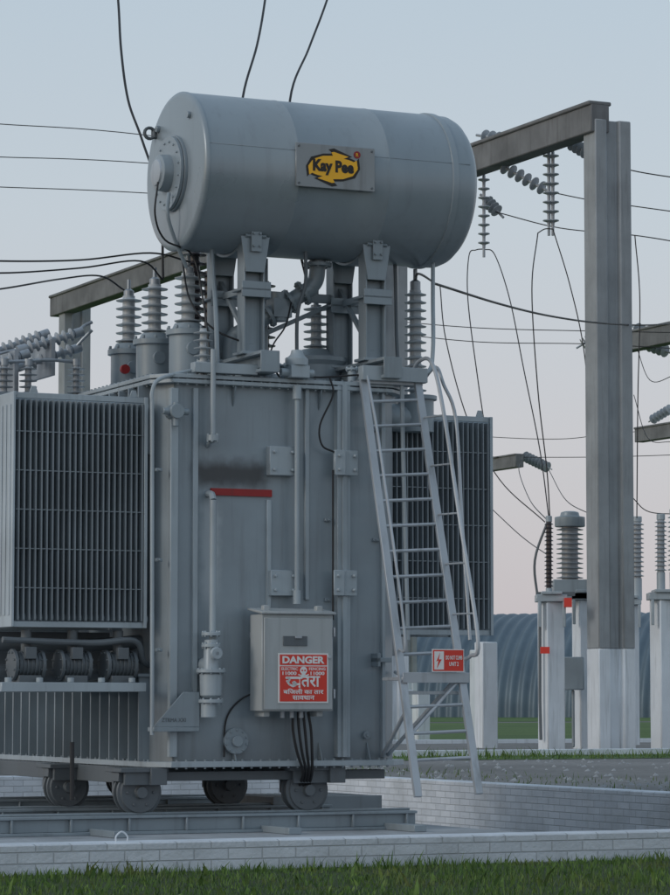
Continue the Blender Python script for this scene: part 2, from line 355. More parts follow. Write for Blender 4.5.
# ---- conservator
CU0,CU1,CV,CZ,CR=.3,3.03,.5,5.87,.71
m=MB()
prof=[(0,CR-.05),(.012,CR-.01),(.03,CR+.006),(.05,CR+.006),(.055,CR),(.9,CR),(.903,CR+.003),(.912,CR+.003),(.915,CR),(1.8,CR),(1.803,CR+.003),(1.812,CR+.003),(1.815,CR),
 (2.44,CR),(2.445,CR+.014),(2.50,CR+.014),(2.505,CR),(2.62,CR-.004),(2.68,CR-.03),(2.73,CR-.08),(2.77,CR-.2),(2.79,CR-.4),(2.80,.01)]
m.lathe(prof,(CU0,CV,CZ),(CU1,CV,CZ),96)
o=m.obj("conservator_tank",CONS,TR,0,50)
m=MB()
cz=CZ-.02
m.flange((CU0-.015,CV+.02,cz),(1,0,0),.345,.03,16); m.flange((CU0-.05,CV+.02,cz),(1,0,0),.335,.03,16)
m.lathe([(0,.13),(.01,.16),(.1,.17)],(CU0-.16,CV+.02,cz),(CU0,CV+.02,cz),32)
m.tube([(CU0-.1,CV-.12,cz-.2),(CU0-.12,CV-.14,cz-.4),(CU0-.03,CV-.1,cz-.62),(CU0+.1,CV-.05,cz-.85)],.018)
for yy in(-.36,.38): 
    m.lathe([(0,.03),(.03,.03)],(CU0-.03,CV+yy,CZ+.45),(CU0,CV+yy,CZ+.45),12)
th=math.radians(12); m.tube([(CU0+.05,CV-(CR)*math.cos(th),CZ+CR*math.sin(th)),(CU1-.1,CV-CR*math.cos(th),CZ+CR*math.sin(th))],.004,6,False)
m.obj("inspection_flange",CONS,TR,.002)
m=MB(); m.lathe([(0,.10),(.004,.115),(.02,.12)],(CU0-.18,CV+.02,cz),(CU0,CV+.02,cz),32); m.obj("oil_gauge_glass",GALV,TR)
m=MB()
def ring(c,R,r,ax):
    pts=[]
    for k in range(15):
        t=2*math.pi*k/14
        pts.append(Vector(c)+(Vector((R*math.cos(t),0,R*math.sin(t))) if ax=='v' else Vector((0,R*math.cos(t),R*math.sin(t)))))
    m.tube(pts,r,6,False)
ring((CU0-.06,CV+.46,CZ+.42),.05,.016,'v'); m.box(CU0-.03,CU0+.04,CV+.42,CV+.5,CZ+.38,CZ+.46)
m.obj("lifting_rings",GREYD,TR)
m=MB()
for u in(.92,2.12):
    m.box(u-.09,u+.09,-.22,1.35,4.02,4.05); m.box(u-.09,u+.09,-.22,1.35,4.18,4.21); m.box(u-.012,u+.012,-.22,1.35,4.05,4.18); m.box(u-.09,u+.09,-.235,-.22,4.02,4.21)
    for v in(.2,.9):
        zt=CZ-math.sqrt(CR*CR-(v-CV)**2)
        m.box(u-.10,u-.085,v-.08,v+.08,4.21,zt+.03); m.box(u+.085,u+.10,v-.08,v+.08,4.21,zt+.03); m.box(u-.085,u+.085,v-.01,v+.01,4.21,zt+.02)
        m.box(u-.13,u+.13,v-.11,v+.11,4.21,4.235)
        m.box(u-.14,u+.14,v-.13,v+.11,4.78,4.80); m.box(u-.14,u+.14,v-.13,v-.11,4.72,4.86)
        m.prism([(u-.14,v-.1,zt+.04),(u+.14,v-.1,zt+.04),(u+.09,v-.1,zt-.28),(u-.09,v-.1,zt-.28)],(0,.015,0))
        m.prism([(u-.05,v-.115,zt+.14),(u+.05,v-.115,zt+.14),(u+.05,v-.115,zt-.1),(u-.05,v-.115,zt-.1)],(0,-.015,0))
        m.bolts([(u+a,v-.13,zt+b) for a in(-.03,.03) for b in(-.05,.06)],(0,-1,0),.012,.02)
    n=14; pts=[]
    for k in range(n+1):
        t=math.radians(-125+70*k/n); pts.append((u-.1,CV+(CR+.004)*math.cos(t),CZ+(CR+.004)*math.sin(t)))
    for k in range(n+1):
        t=math.radians(-55-70*k/n); pts.append((u-.1,CV+(CR+.03)*math.cos(t),CZ+(CR+.03)*math.sin(t)))
    m.prism(pts,(.2,0,0))
    m.beam((u,.2,4.3),(u,.9,4.95),.04,.04); m.box(u-.03,u+.03,.28,.82,4.78,4.84)
m.beam((.92,.9,4.3),(2.12,.9,4.85),.04,.04); m.beam((1.02,.9,4.86),(2.02,.9,4.86),.05,.08)
m.obj("conservator_supports",GREY,TR,.003)
m=MB()
m.box(.25,.85,-.12,-.02,4.0,4.09); m.box(1.85,2.5,-.17,-.07,4.0,4.13)
for px in(203,268,285,352):
    a=T(px,375,.1); m.cyl((a.x,.1,3.98),(a.x,.1,4.12),.04); m.flange((a.x,.1,4.12),(0,0,1),.06,.02,6)
a=T(297,370,-.1); m.box(a.x-.09,a.x+.09,-.18,-.02,3.99,4.1); m.lathe([(0,.1),(.06,.1),(.1,.06),(.14,.05)],(a.x,-.1,4.1),(a.x,-.1,5),20); m.cyl((a.x-.16,-.1,4.04),(a.x+.16,-.1,4.04),.035)
m.obj("cover_fittings",GREYL,TR,.004)
m=MB()
pa=Vector((1.08,.75,4.5)); pb=Vector((1.62,.62,4.86)); d=(pb-pa).normalized()
m.tube([(.98,.80,4.0),(.98,.80,4.36),(1.02,.78,4.46),pa,pb,(1.70,.6,4.93),(1.74,.58,5.02),(1.74,.55,5.25)],.075,16)
for t in(.1,.42,.78,1.0): m.flange(pa.lerp(pb,t),d,.12,.03,8)
m.flange((1.74,.56,5.12),(0,0,1),.13,.03,8); m.flange((.98,.8,4.2),(0,0,1),.12,.03,8)
mid=pa.lerp(pb,.6); m.cyl(mid-Vector((0,0,.12)),mid+Vector((0,0,.14)),.085); m.box(mid.x-.09,mid.x+.09,mid.y-.09,mid.y+.09,mid.z-.09,mid.z+.08)
m.cyl((1.35,.9,4.0),(1.35,.9,5.2),.04)
m.tube([(.62,.4,5.2),(.62,.35,4.9),(.58,.2,4.6),(.56,.1,4.0)],.022)
m.obj("buchholz_pipework",GREY,TR,.002)
m=MB()
m.tube([(1.5,.3,5.2),(1.5,.3,4.9),(1.42,.3,4.6),(1.42,.3,4.0)],.018)
m.tube([(2.5,.5,5.2),(2.5,.48,4.8),(2.42,.3,4.4),(2.4,.2,4.0)],.018)
m.obj("air_hoses",GREYD,TR)
# bushings
m=MB();p=MB();c=MB();db=MB()
for v,u in((.78,.55),(1.6,.55),(2.45,.62)):
    m.lathe([(0,.2),(.04,.2),(.04,.17),(.45,.17),(.45,.20),(.5,.20),(.5,.15),(.56,.12)],(u,v,3.98),(u,v,5),28)
    m.bolts([(u+.185*math.cos(t),v+.185*math.sin(t),4.48) for t in [k*math.pi/5 for k in range(10)]],(0,0,1),.014,.03)
    m.cyl((u-.02,v-.19,4.3),(u-.02,v-.15,4.3),.06)
    p.insul((u,v,4.53),(u,v,5.0),.06,.125,6,20); c.lathe([(0,.05),(.05,.05),(.07,.02),(.16,.018)],(u,v,5.0),(u,v,6),14)
u,v=1.95,1.05
m.lathe([(0,.30),(.06,.30),(.06,.26),(.26,.26),(.30,.29),(.34,.29),(.36,.2),(.42,.13)],(u,v,3.98),(u,v,5),32)
p.insul((u,v,4.40),(u,v,4.82),.05,.12,6,20); c.cyl((u,v,4.82),(u,v,5.0),.025)
u,v=2.76,.6
m.cyl((U1,v,3.75),(2.76,v,3.75),.13); m.lathe([(0,.17),(.3,.17),(.3,.2),(.34,.2)],(u,v,3.62),(u,v,5),24)
p.insul((u,v,3.98),(u,v,4.95),.055,.105,13,20); c.lathe([(0,.05),(.08,.05),(.1,.02),(.2,.02)],(u,v,4.95),(u,v,6),14)
for u,v,z in((1.35,2.2,4.3),(.95,1.6,4.4),(2.1,2.6,4.3)):
    m.lathe([(0,.17),(z-4.0,.17),(z-4.0,.2),(z-3.96,.2)],(u,v,3.98),(u,v,5),22); db.insul((u,v,z+.02),(u,v,z+.95),.05,.115,11,18); c.cyl((u,v,z+.95),(u,v,z+1.1),.025)
a=T(203,376,.0); p.insul((a.x,.0,3.99),(a.x,.0,4.4),.03,.085,6,16)
m.obj("bushing_turrets",GREY,TR,.003); p.obj("porcelain_bushings",PORCW,TR); db.obj("rear_bushings",PORCB,TR); c.obj("bushing_terminals",ALU,TR)
m=MB(); m.cyl((.50,2.21,4.27),(.50,2.25,4.27),.045); m.obj("turret_gauge",REDD,TR)
# inclined ribbed lead insulators and clamps at the left
m=MB(); g=MB()
for (x0,y0,x1,y1,v) in((74,334,26,348,2.3),(72,350,22,366,2.5),(40,336,-6,352,2.7),(20,356,-30,372,2.2)):
    p0=T(x0,y0,v);p1=T(x1,y1,v); m.insul(p0,p1,.03,.065,7); d=(p1-p0).normalized()
    g.cyl(p0-d*.09,p0,.045); g.cyl(p1,p1+d*.09,.045); g.tube([p1+d*.05,p1+d*.25+Vector((0,0,.02)),p1+d*.6],.014)
g.tube([T(92,322,2.4),T(84,326,2.4),T(76,333,2.3)],.016); g.tube([T(92,330,2.4),T(82,340,2.45),T(74,349,2.5)],.016)
a=T(46,352,2.4); g.box(a.x-.02,a.x+.02,2.2,2.8,a.z-.24,a.z+.1); a=T(6,364,2.4); g.box(a.x-.02,a.x+.02,2.1,2.8,a.z-.3,a.z+.1)
for px in(4,28,76): 
    a=T(px,372,2.0); m.insul((a.x,2.0,a.z-.22),(a.x,2.0,a.z+.06),.03,.085,5); g.cyl((a.x,2.0,a.z+.06),(a.x,2.0,a.z+.12),.04)
g.tube([T(76,362,2.0),T(50,360,2.0),T(28,361,2.0),T(4,362,2.0),T(-30,364,2.0)],.016)
m.obj("lead_insulators",PORC,TR); g.obj("lead_clamps",ALU,TR)
m=MB(); a=T(5,394,2.1); m.box(a.x-1,a.x+.9,1.9,2.25,a.z-.05,a.z); m.obj("lead_shelf",GREY,TR)
# radiators
def radiator(name,u0,u1,v0,dep,z0,z1,n):
    m=MB(); st=(u1-u0)/n
    for i in range(n):
        u=u0+st*(i+.5)+random.uniform(-.0015,.0015); t=st*.22
        m.prism([(u-t*.5,v0,z0+.06),(u+t*.5,v0,z0+.06),(u+t,v0+.03,z0+.06),(u+t,v0+dep-.03,z0+.06),(u+t*.5,v0+dep,z0+.06),(u-t*.5,v0+dep,z0+.06),(u-t,v0+dep-.03,z0+.06),(u-t,v0+.03,z0+.06)],(0,0,z1-z0-.12))
    m.obj(name+"_fins",RADM,TR)
    m=MB()
    for v in(v0+.12,v0+dep-.12):
        m.cyl((u0-.02,v,z1-.08),(u1+.06,v,z1-.08),.045); m.cyl((u0-.02,v,z0+.08),(u1+.06,v,z0+.08),.045)
    m.box(u0-.03,u1+.01,v0+.02,v0+.05,z1-.05,z1); m.box(u0-.03,u1+.01,v0+.02,v0+.05,z0,z0+.05)
    m.box(u0-.03,u1+.01,v0+dep-.05,v0+dep-.02,z1-.05,z1)
    m.box(u0-.03,u0+.0,v0+.0,v0+dep,z1-.03,z1+.004)
    m.box(u1-.01,u1+.02,v0-.004,v0+.03,z0,z1)
    for u in(u0+.12,u1-.14): m.prism([(u,v0+.03,z1),(u+.08,v0+.03,z1),(u+.06,v0+.03,z1+.06),(u+.02,v0+.03,z1+.06)],(0,.012,0))
    m.obj(name+"_headers",GREYL,TR,.003)
    m=MB()
    for k in range(1,6):
        z=z0+(z1-z0)*k/6; m.box(u0,u1,v0+.008,v0+.014,z-.004,z+.004); m.box(u0,u1,v0+dep-.012,v0+dep-.004,z-.005,z+.005)
    m.obj(name+"_ties",RADM,TR)
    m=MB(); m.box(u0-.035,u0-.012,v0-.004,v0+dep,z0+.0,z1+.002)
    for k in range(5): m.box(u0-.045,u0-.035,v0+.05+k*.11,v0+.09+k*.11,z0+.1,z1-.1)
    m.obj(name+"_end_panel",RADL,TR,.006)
radiator("left_radiator",-1.30,-.12,.10,.62,1.77,3.78,23)
radiator("left_radiator_b",-1.30,-.12,.95,.62,1.77,3.78,23)
radiator("left_radiator_c",-1.30,-.12,1.8,.62,1.77,3.78,23)
radiator("right_radiator",2.50,3.56,.62,.6,1.75,3.80,20)
radiator("right_radiator_b",2.50,3.56,1.45,.6,1.75,3.80,20)
m=MB()
for v in(.4,1.25,2.1): 
    m.cyl((-.2,v,3.68),(0,v,3.68),.05); m.cyl((-.2,v,1.87),(0,v,1.87),.05)
for v in(.92,1.75):
    m.cyl((U1,v,3.62),(2.55,v,3.62),.05); m.cyl((U1,v,1.85),(2.55,v,1.85),.05)
m.obj("radiator_pipes",GREY,TR)
m=MB()
m.tube([T(330,378,-.1),T(333,395,-.12),T(320,425,-.1),T(322,445,-.1),T(334,452,-.12)],.009)
m.tube([T(333,470,-.12),T(333,560,-.12),T(333,620,-.13)],.009)
for k in range(4):
    m.tube([T(293+k*5,712,-.22),T(293+k*6,730,-.22),T(297+k*5,752,-.2),T(303+k*3,772,-.1),T(300+k*3,785,.1)],.013)
m.tube([T(72,742,-.05),T(72,800,-.05)],.02,8,False)
m.tube([T(158,182,-.1),T(155,215,-.1),T(165,240,.2),T(192,255,.5),T(203,300,.3),T(212,372,.1)],.009)
m.tube([T(182,258,.8),T(190,300,.5),T(215,330,.3),T(260,350,.2),T(280,378,.1)],.009)
m.tube([(.3,-.06,4.0),(.9,-.08,4.06),(1.4,-.07,4.01),(1.9,-.08,4.05),(2.2,-.06,4.0)],.009)
m.tube([(1.1,.3,4.0),(1.15,.25,4.3),(1.3,.3,4.5),(1.45,.5,4.75)],.008)
m.tube([T(262,690,-.1),T(240,700,-.02),T(226,720,-.02),T(224,757,-.03)],.008)
m.obj("control_cables",BLACK,TR)
# ---- name plate on conservator
NP=empty("nameplate_sign")
vv=CV-CR-.03
a=T(296,142,vv);b=T(375,192,vv)
m=MB(); m.box(a.x,b.x,vv,vv+.02,b.z,a.z); m.obj("plate",PLATE,NP,.004)
m=MB(); 
for u in(a.x+.03,b.x-.03):
    for z in(b.z+.03,a.z-.03): m.cyl((u,vv-.008,z),(u,vv,z),.01,n=8); m.cyl((u,vv+.02,z),(u,vv+.1,z),.008,n=8)
m.box(a.x+.1,a.x+.14,vv+.02,vv+.12,b.z,a.z); m.box(b.x-.14,b.x-.1,vv+.02,vv+.12,b.z,a.z)
m.obj("plate_bolts",GREYD,NP)
def shape(px,py,g,v,t):
    def q(x,y): p=T(px+x,py+y,v); return (p.x,v,p.z)
    k=g
    up=[(-24-k,7+k),(-25-k,-2),(-20-k,-9-k),(-10,-12-k),(0,-12-k),(-2-k*1.2,-15.5-k*1.4),(1,-16-k*1.6),(16+k*1.6,-10.5),(4,-6),(0,-6),(-24,7)]
    lo=[(-x,-y) for x,y in up]
    for i,sh in enumerate((up,lo)): m.prism([q(*s) for s in sh],(0,-t*(1-.04*i),0))
    el=[((25+k)*math.cos(j*math.pi/14),(9.8+k)*math.sin(j*math.pi/14)) for j in range(28)]
    m.prism([q(x,y) for x,y in el],(0,-t*.9,0))
m=MB(); shape(333,167.5,1.9,vv-.001,.003); m.obj("logo_outline",INK,NP)
m=MB(); shape(333,167.5,-.3,vv-.0045,.002); m.obj("logo_yellow",YEL,NP)
p0=T(312.5,172,vv);p1=T(353.5,162,vv); text("Kay Pee",p0.x,p1.x,p0.z-.02,p1.z,vv-.0075,INK,NP,"logo_text",.05)
p0=T(357,155,vv); m=MB(); m.cyl((p0.x,vv-.006,p0.z),(p0.x,vv-.001,p0.z),.033,n=20); m.obj("logo_dot",REDD,NP)
text("R",p0.x-.012,p0.x+.012,p0.z-.016,p0.z+.016,vv-.0065,YEL,NP,"logo_mark",.02)
# ================================================================ CONTROL CABINET
CB=empty("control_cabinet")
vf=-.38; a=T(262,614,vf);b=T(333,711,vf)
m=MB(); m.box(a.x,b.x,vf,-.12,b.z,a.z); m.box(a.x+.012,b.x-.012,vf-.02,vf-.003,b.z+.012,a.z-.03)
m.prism([(a.x-.02,vf-.03,a.z+.0),(b.x+.02,vf-.03,a.z),(b.x+.02,-.1,a.z+.04),(a.x-.02,-.1,a.z+.04)],(0,0,.022))
for u in(a.x+.05,b.x-.12):
    m.box(u,u+.06,-.3,-.24,a.z+.02,a.z+.08); m.box(u,u+.06,-.3,-.1,b.z-.05,b.z)
m.obj("cabinet_body",CAB,CB,.006)
m=MB(); c=T(282,636,vf);d=T(306,646,vf); m.box(c.x,d.x,vf-.03,vf-.02,d.z,c.z); m.obj("cabinet_window",GREYD,CB,.002)
m=MB()
m.box(a.x+.3,a.x+.36,vf-.045,vf-.02,c.z-.02,c.z+.0); m.cyl((b.x-.05,vf-.04,(a.z+b.z)/2+.05),(b.x-.05,vf-.02,(a.z+b.z)/2+.05),.015)
for z in(a.z-.15,b.z+.15): m.box(b.x,b.x+.015,vf-.02,vf+.02,z-.04,z+.04)
for i in range(3): m.cyl((a.x+.25+i*.09,-.25,b.z-.06),(a.x+.25+i*.09,-.25,b.z),.022)
m.box(a.x+.05,a.x+.1,-.14,0,b.z+.1,b.z+.15); m.box(b.x-.1,b.x-.05,-.14,0,b.z+.1,b.z+.15); m.box(a.x+.05,a.x+.1,-.14,0,a.z-.2,a.z-.15); m.box(b.x-.1,b.x-.05,-.14,0,a.z-.2,a.z-.15)
m.obj("cabinet_hardware",GALV,CB,.002)
# danger sign
DS=empty("danger_sign"); vs=vf-.022
a=T(278,653,vs);b=T(328,703,vs); w_=b.x-a.x; h_=a.z-b.z
m=MB(); m.box(a.x,b.x,vs-.006,vs,b.z,a.z); m.obj("sign_plate",SIGNW,DS)
def R(x0,x1,y0,y1,mm,off=.0085): mm.box(a.x+w_*x0,a.x+w_*x1,vs-off,vs-.006,a.z-h_*y1,a.z-h_*y0)
m=MB(); R(.03,.97,.03,.24,m); R(.03,.97,.265,.97,m); m.obj("sign_red",RED,DS)
cx=a.x+w_*.5; czz=a.z-h_*.37
def tx(s,x0,x1,y0,y1,mat=SIGNW,b=.02,nm="sign_text"): text(s,a.x+w_*x0,a.x+w_*x1,a.z-h_*y1,a.z-h_*y0,vs-.0088,mat,DS,nm,b)
tx("DANGER",.08,.92,.06,.21,b=.04)
tx("ELECTRIC",.06,.39,.285,.345); tx("FENCING",.61,.94,.285,.345)
tx("11000",.08,.36,.37,.44,b=.03); tx("11000",.64,.92,.37,.44,b=.03)
tx("तरा",.45,.83,.46,.68,b=.02); tx("बिजली का तार",.1,.9,.71,.82,b=.02); tx("सावधान",.28,.72,.85,.94,b=.02)
# hand-drawn first letter of the Hindi heading, as strokes
m=MB()
def st_(pts,wd=.021):
    P=[Vector((a.x+w_*x,vs-.0095,a.z-h_*y)) for x,y in pts]
    for i in range(len(P)-1): m.beam(P[i],P[i+1],.0015,wd)
    for p_ in P: m.cyl(p_-Vector((0,.00075,0)),p_+Vector((0,.00075,0)),wd/2,n=10)
st_([(.16,.495),(.46,.495)]); st_([(.42,.5),(.42,.675)])
st_([(.21,.5),(.22,.535),(.20,.57),(.17,.56)],.017); st_([(.18,.58),(.22,.63),(.29,.665),(.34,.645),(.35,.61),(.32,.575),(.29,.59),(.30,.63),(.42,.62)],.017)
m.lathe([(0,.034),(.002,.034)],(cx,vs-.0105,czz+.01),(cx,vs,czz+.01),16); m.box(cx-.018,cx+.018,vs-.0105,vs-.0085,czz-.045,czz-.02)
m.beam((cx-.05,vs-.0095,czz-.06),(cx+.05,vs-.0095,czz-.025),.002,.01,up=(0,0,1)); m.beam((cx-.05,vs-.0098,czz-.025),(cx+.05,vs-.0098,czz-.06),.002,.01)
m.obj("skull_mark",SIGNW,DS)
m=MB()
for s in(-1,1): m.lathe([(0,.008),(.001,.008)],(cx+s*.013,vs-.0118,czz+.01),(cx+s*.013,vs,czz+.01),10)
m.obj("skull_eyes",RED,DS)
# ================================================================ LADDER
LD=empty("metal_ladder")
m=MB()
vt,vb=-.10,-1.25
LT=T(363,380,vt);LB=T(418,797,vb);RT=T(417,378,vt);RB=T(479,794,vb)
m.beam(LT,LB,.035,.07,up=(1,0,0)); m.beam(RT,RB,.035,.07,up=(1,0,0))
n=15
m2=MB()
for i in range(n):
    t=.055+i*.0615; p=LT.lerp(LB,t);q=RT.lerp(RB,t); m2.cyl(p,q,.015,n=8)
hr=Vector((0,-.30,.0))
def at(A,B,t): return A.lerp(B,t)
m2.tube([RT+Vector((.05,.25,.02)),RT+Vector((.05,.05,.16)),RT+Vector((.06,-.18,.12)),at(RT,RB,.08)+hr+Vector((.06,0,0)),at(RT,RB,.35)+hr+Vector((.06,0,0)),at(RT,RB,.64)+hr+Vector((.06,0,0)),at(RT,RB,.68)+hr*.5+Vector((.04,0,0)),at(RT,RB,.69)],.018)
m2.tube([RT+Vector((.22,.35,.0)),RT+Vector((.24,.1,.12)),RT+Vector((.26,-.02,-.05)),T(456,420,-.2),T(462,520,-.4),T(470,640,-.6)],.016)
m2.tube([LT+Vector((.02,.25,.02)),LT+Vector((.02,.0,.08)),at(LT,LB,.05)+Vector((0,-.12,0)),at(LT,LB,.2)+Vector((.0,-.16,0)),at(LT,LB,.62)+Vector((0,-.16,0)),at(LT,LB,.66)],.013)
for t in(.1,.22,.34,.46,.58): m2.cyl(at(RT,RB,t),at(RT,RB,t)+hr+Vector((.06,0,0)),.009,n=8)
m2.cyl(at(LT,LB,.80),(2.1,-.05,.66),.018,n=8); m2.cyl(at(RT,RB,.72),(2.2,.05,.66),.018,n=8); m2.cyl(at(LT,LB,.72),(2.3,.1,1.4),.016,n=8); m2.cyl(at(RT,RB,.73),at(LT,LB,.86),.014,n=8)
p=at(LT,LB,.72);q=at(RT,RB,.72)
m.box(p.x-.02,q.x+.05,p.y-.05,p.y+.35,p.z-.04,p.z-.01); m.box(p.x-.02,q.x+.05,p.y-.06,p.y-.05,p.z-.06,p.z+.03)
m.box(p.x+.02,q.x-.02,p.y+.0,p.y+.03,p.z-.16,p.z-.13)
m.box(LT.x-.03,RT.x+.05,LT.y-.02,LT.y+.15,LT.z-.03,LT.z)
m.obj("ladder_rails",GALV,LD,.003); m2.obj("ladder_rungs",GALV,LD)
WS=empty("warning_sign")
vq=p.y-.09; a=T(432,649,vq);b=T(464,672,vq); m=MB(); m.box(a.x,b.x,vq-.004,vq,b.z,a.z); m.obj("warning_plate",SIGNW,WS)
m=MB(); w_=b.x-a.x;h_=a.z-b.z
m.box(a.x+.008,b.x-.008,vq-.006,vq-.004,b.z+.008,a.z-.008); m.obj("warning_red",RED,WS)
m=MB(); m.box(a.x+.02,a.x+w_*.36,vq-.008,vq-.006,b.z+.02,a.z-.02)
m.obj("warning_white",SIGNW,WS)
m=MB(); m.prism([(a.x+w_*.24,vq-.0081,a.z-.03),(a.x+w_*.12,vq-.0081,a.z-h_*.55),(a.x+w_*.19,vq-.0081,a.z-h_*.5),(a.x+w_*.14,vq-.0081,b.z+.03),(a.x+w_*.29,vq-.0081,a.z-h_*.45),(a.x+w_*.2,vq-.0081,a.z-h_*.45)],(0,-.001,0)); m.obj("warning_bolt",RED,WS)
text("DO NOT CLIMB",a.x+w_*.42,a.x+w_*.94,a.z-h_*.46,a.z-h_*.28,vq-.0062,SIGNW,WS,"warning_text",.02); text("UNIT 2",a.x+w_*.53,a.x+w_*.82,a.z-h_*.74,a.z-h_*.56,vq-.0062,SIGNW,WS,"warning_text_b",.02)
# ================================================================ RAILS / PIT / GROUND
RT_=empty("rail_track")
m=MB()
for v in(.2,2.0,4.6):
    m.box(-2.0,2.45,v-.24,v+.10,.001,.03); m.box(-2.0,2.45,v-.24,v+.10,.14,.165) ; m.box(-2.0,2.45,v-.2,v+.06,.03,.14); m.box(-2.0,2.45,v-.09,v-.01,.165,.184)
    for k in range(9): m.box(-1.9+k*.53,-1.88+k*.53,v-.24,v-.2,.03,.14)
for u in(-.6,1.0,2.2): m.box(u-.06,u+.06,-.6,5.5,.002,.06)
m.obj("rail_beams",GREY,RT_,.004)
m=MB(); m.box(-3.2,3.0,-1.6,7.5,-.4,0.0); m.obj("foundation_slab",SLAB,empty("concrete_slab"),.02)
m=MB()
m.box(1.9,3.0,1.9,3.2,.0,.06)
for k in range(14): m.box(1.95+k*.075,1.97+k*.075,1.9,3.2,.2,.23)
m.box(1.88,3.02,1.86,1.9,.0,.24); m.box(1.88,1.92,1.9,3.2,.06,.235); m.box(2.98,3.02,1.9,3.2,.06,.235)
m.obj("grating",GREY,empty("drain_grating"),.003)
BW=empty("brick_wall")
PU0,PU1,PV0,PV1=-9,6.6,-5.1,11.7
m=MB()
def wall(u0,u1,v0,v1,z1=.20):
    m.box(u0,u1,v0,v1,-.42,z1)
wall(-60,60,PV0-.26,PV0,.205); wall(PU1,PU1+.26,PV0+.001,PV1,.20); wall(PU0-.26,PU0,PV0+.001,PV1,.20); wall(PU0-.26,PU1+.26,PV1+.001,PV1+.26,.20)
m.obj("pit_walls",BRICK,BW,.012)
m=MB(); a=T(120,834,PV0-.1); m.tube([(a.x-.04,PV0-.13,.2),(a.x-.04,PV0-.13,.24),(a.x,PV0-.13,.27),(a.x+.04,PV0-.13,.24),(a.x+.04,PV0-.13,.2)],.006); m.obj("wall_hoop",WHITE,BW)
def quads(name,rects,mat,local=True,sub=1):
    me=bpy.data.meshes.new(name); v=[];f=[]
    for x0,x1,y0,y1,z in rects:
        o=len(v); v+=[(x0,y0,z),(x1,y0,z),(x1,y1,z),(x0,y1,z)]; f.append((o,o+1,o+2,o+3))
    me.from_pydata(v,[],f); me.materials.append(mat); o=bpy.data.objects.new(name,me); S.collection.objects.link(o)
    if local: o.location=(OX,OY,0); o.rotation_euler=(0,0,ANG)
    return o
B=2500
quads("ground",[(-B,PU0-.1,PV0-.1,B,.17),(PU1+.1,B,PV0-.1,B,.17),(PU0-.1,PU1+.1,PV1+.1,B,.17),(PU0-.1,PU1+.1,PV0-.05,PV1+.1,-.4)],GRAVEL)
quads("grass_verge",[(-300,300,-60,PV0-.12,0.0)],SOIL)
quads("lawn",[(-60,80,36.5,90,.178),(-60,60,19.5,22.6,.177),(-200,300,95,400,.179)],LAWN)
m=MB(); m.box(-60,60,22.6,22.75,.1,.28); m.box(-60,60,36.3,36.45,.1,.26); m.obj("kerb",WHITE,empty("kerbstone"),.01)
def grass(name,n,u0,u1,v0,v1,z,hmin,hmax,wd,dens=None):
    u=np.random.uniform(u0,u1,n); v=np.random.uniform(v0,v1,n)
    cl=.7+.3*np.sin(u*2.1+np.sin(v*1.7)*2)*np.sin(v*2.6+u*.8)+np.random.normal(0,.12,n)
    h=(hmin+(hmax-hmin)*np.random.rand(n)**2)*np.clip(cl,.35,1.4)
    th=np.random.uniform(0,2*np.pi,n); ww=wd*np.random.uniform(.6,1.3,n)
    ld=np.random.uniform(0,2*np.pi,n); ln=h*np.random.uniform(.1,.7,n)
    c=np.stack([u,v,np.full(n,z)],1); s=np.stack([np.cos(th)*ww,np.sin(th)*ww,np.zeros(n)],1)
    l=np.stack([np.cos(ld)*ln,np.sin(ld)*ln,np.zeros(n)],1); up=np.stack([np.zeros(n),np.zeros(n),h],1)
    V=np.concatenate([c-s,c+s,c+up*.55+l*.35+s*.7,c+up*.55+l*.35-s*.7,c+up+l],1).reshape(-1,3)
    me=bpy.data.meshes.new(name); b=np.arange(n)*5
    faces=[tuple(x) for x in np.stack([b,b+1,b+2,b+3],1).tolist()]+[tuple(x) for x in np.stack([b+3,b+2,b+4],1).tolist()]
    me.from_pydata(V.tolist(),[],faces); me.materials.append(BLADE)
    o=bpy.data.objects.new(name,me); S.collection.objects.link(o); o.location=(OX,OY,0); o.rotation_euler=(0,0,ANG)
grass("grass",62000,-6,9,-12,PV0-.27,0,.03,.09,.0035)
grass("weeds",1500,-6,9,PV0-.6,PV0-.27,0,.05,.13,.006)
grass("weed_leaves",1600,-6,9,PV0-3.5,PV0-.3,0,.04,.13,.014)
grass("grass_tufts",5000,3,30,19.5,22.5,.17,.05,.22,.01)
grass("pit_edge_tufts",900,6.9,9.5,-2,16,.17,.03,.12,.006)
# loose ballast stones on the paving by the pit and in the pit
m=MB()
for i in range(900):
    if i%2: u,v,z=random.uniform(6.95,16),random.uniform(0,22),.17
    else: u,v,z=random.uniform(3.1,6.5),random.uniform(-4.8,11.4),-.4
    s=random.uniform(.02,.055); R_=[Vector((random.uniform(.6,1)*s*math.cos(t),random.uniform(.6,1)*s*math.sin(t),0)) for t in [k*math.pi/2.5 for k in range(5)]]
    c=Vector((u,v,z)); tp=c+Vector((random.uniform(-.3,.3)*s,0,s*.7)); m.add([c+r for r in R_]+[tp],[(k,(k+1)%5,5) for k in range(5)])
m.obj("gravel_stones",CONC,None,0,10); o=bpy.data.objects["gravel_stones"]; o.location=(OX,OY,0); o.rotation_euler=(0,0,ANG)
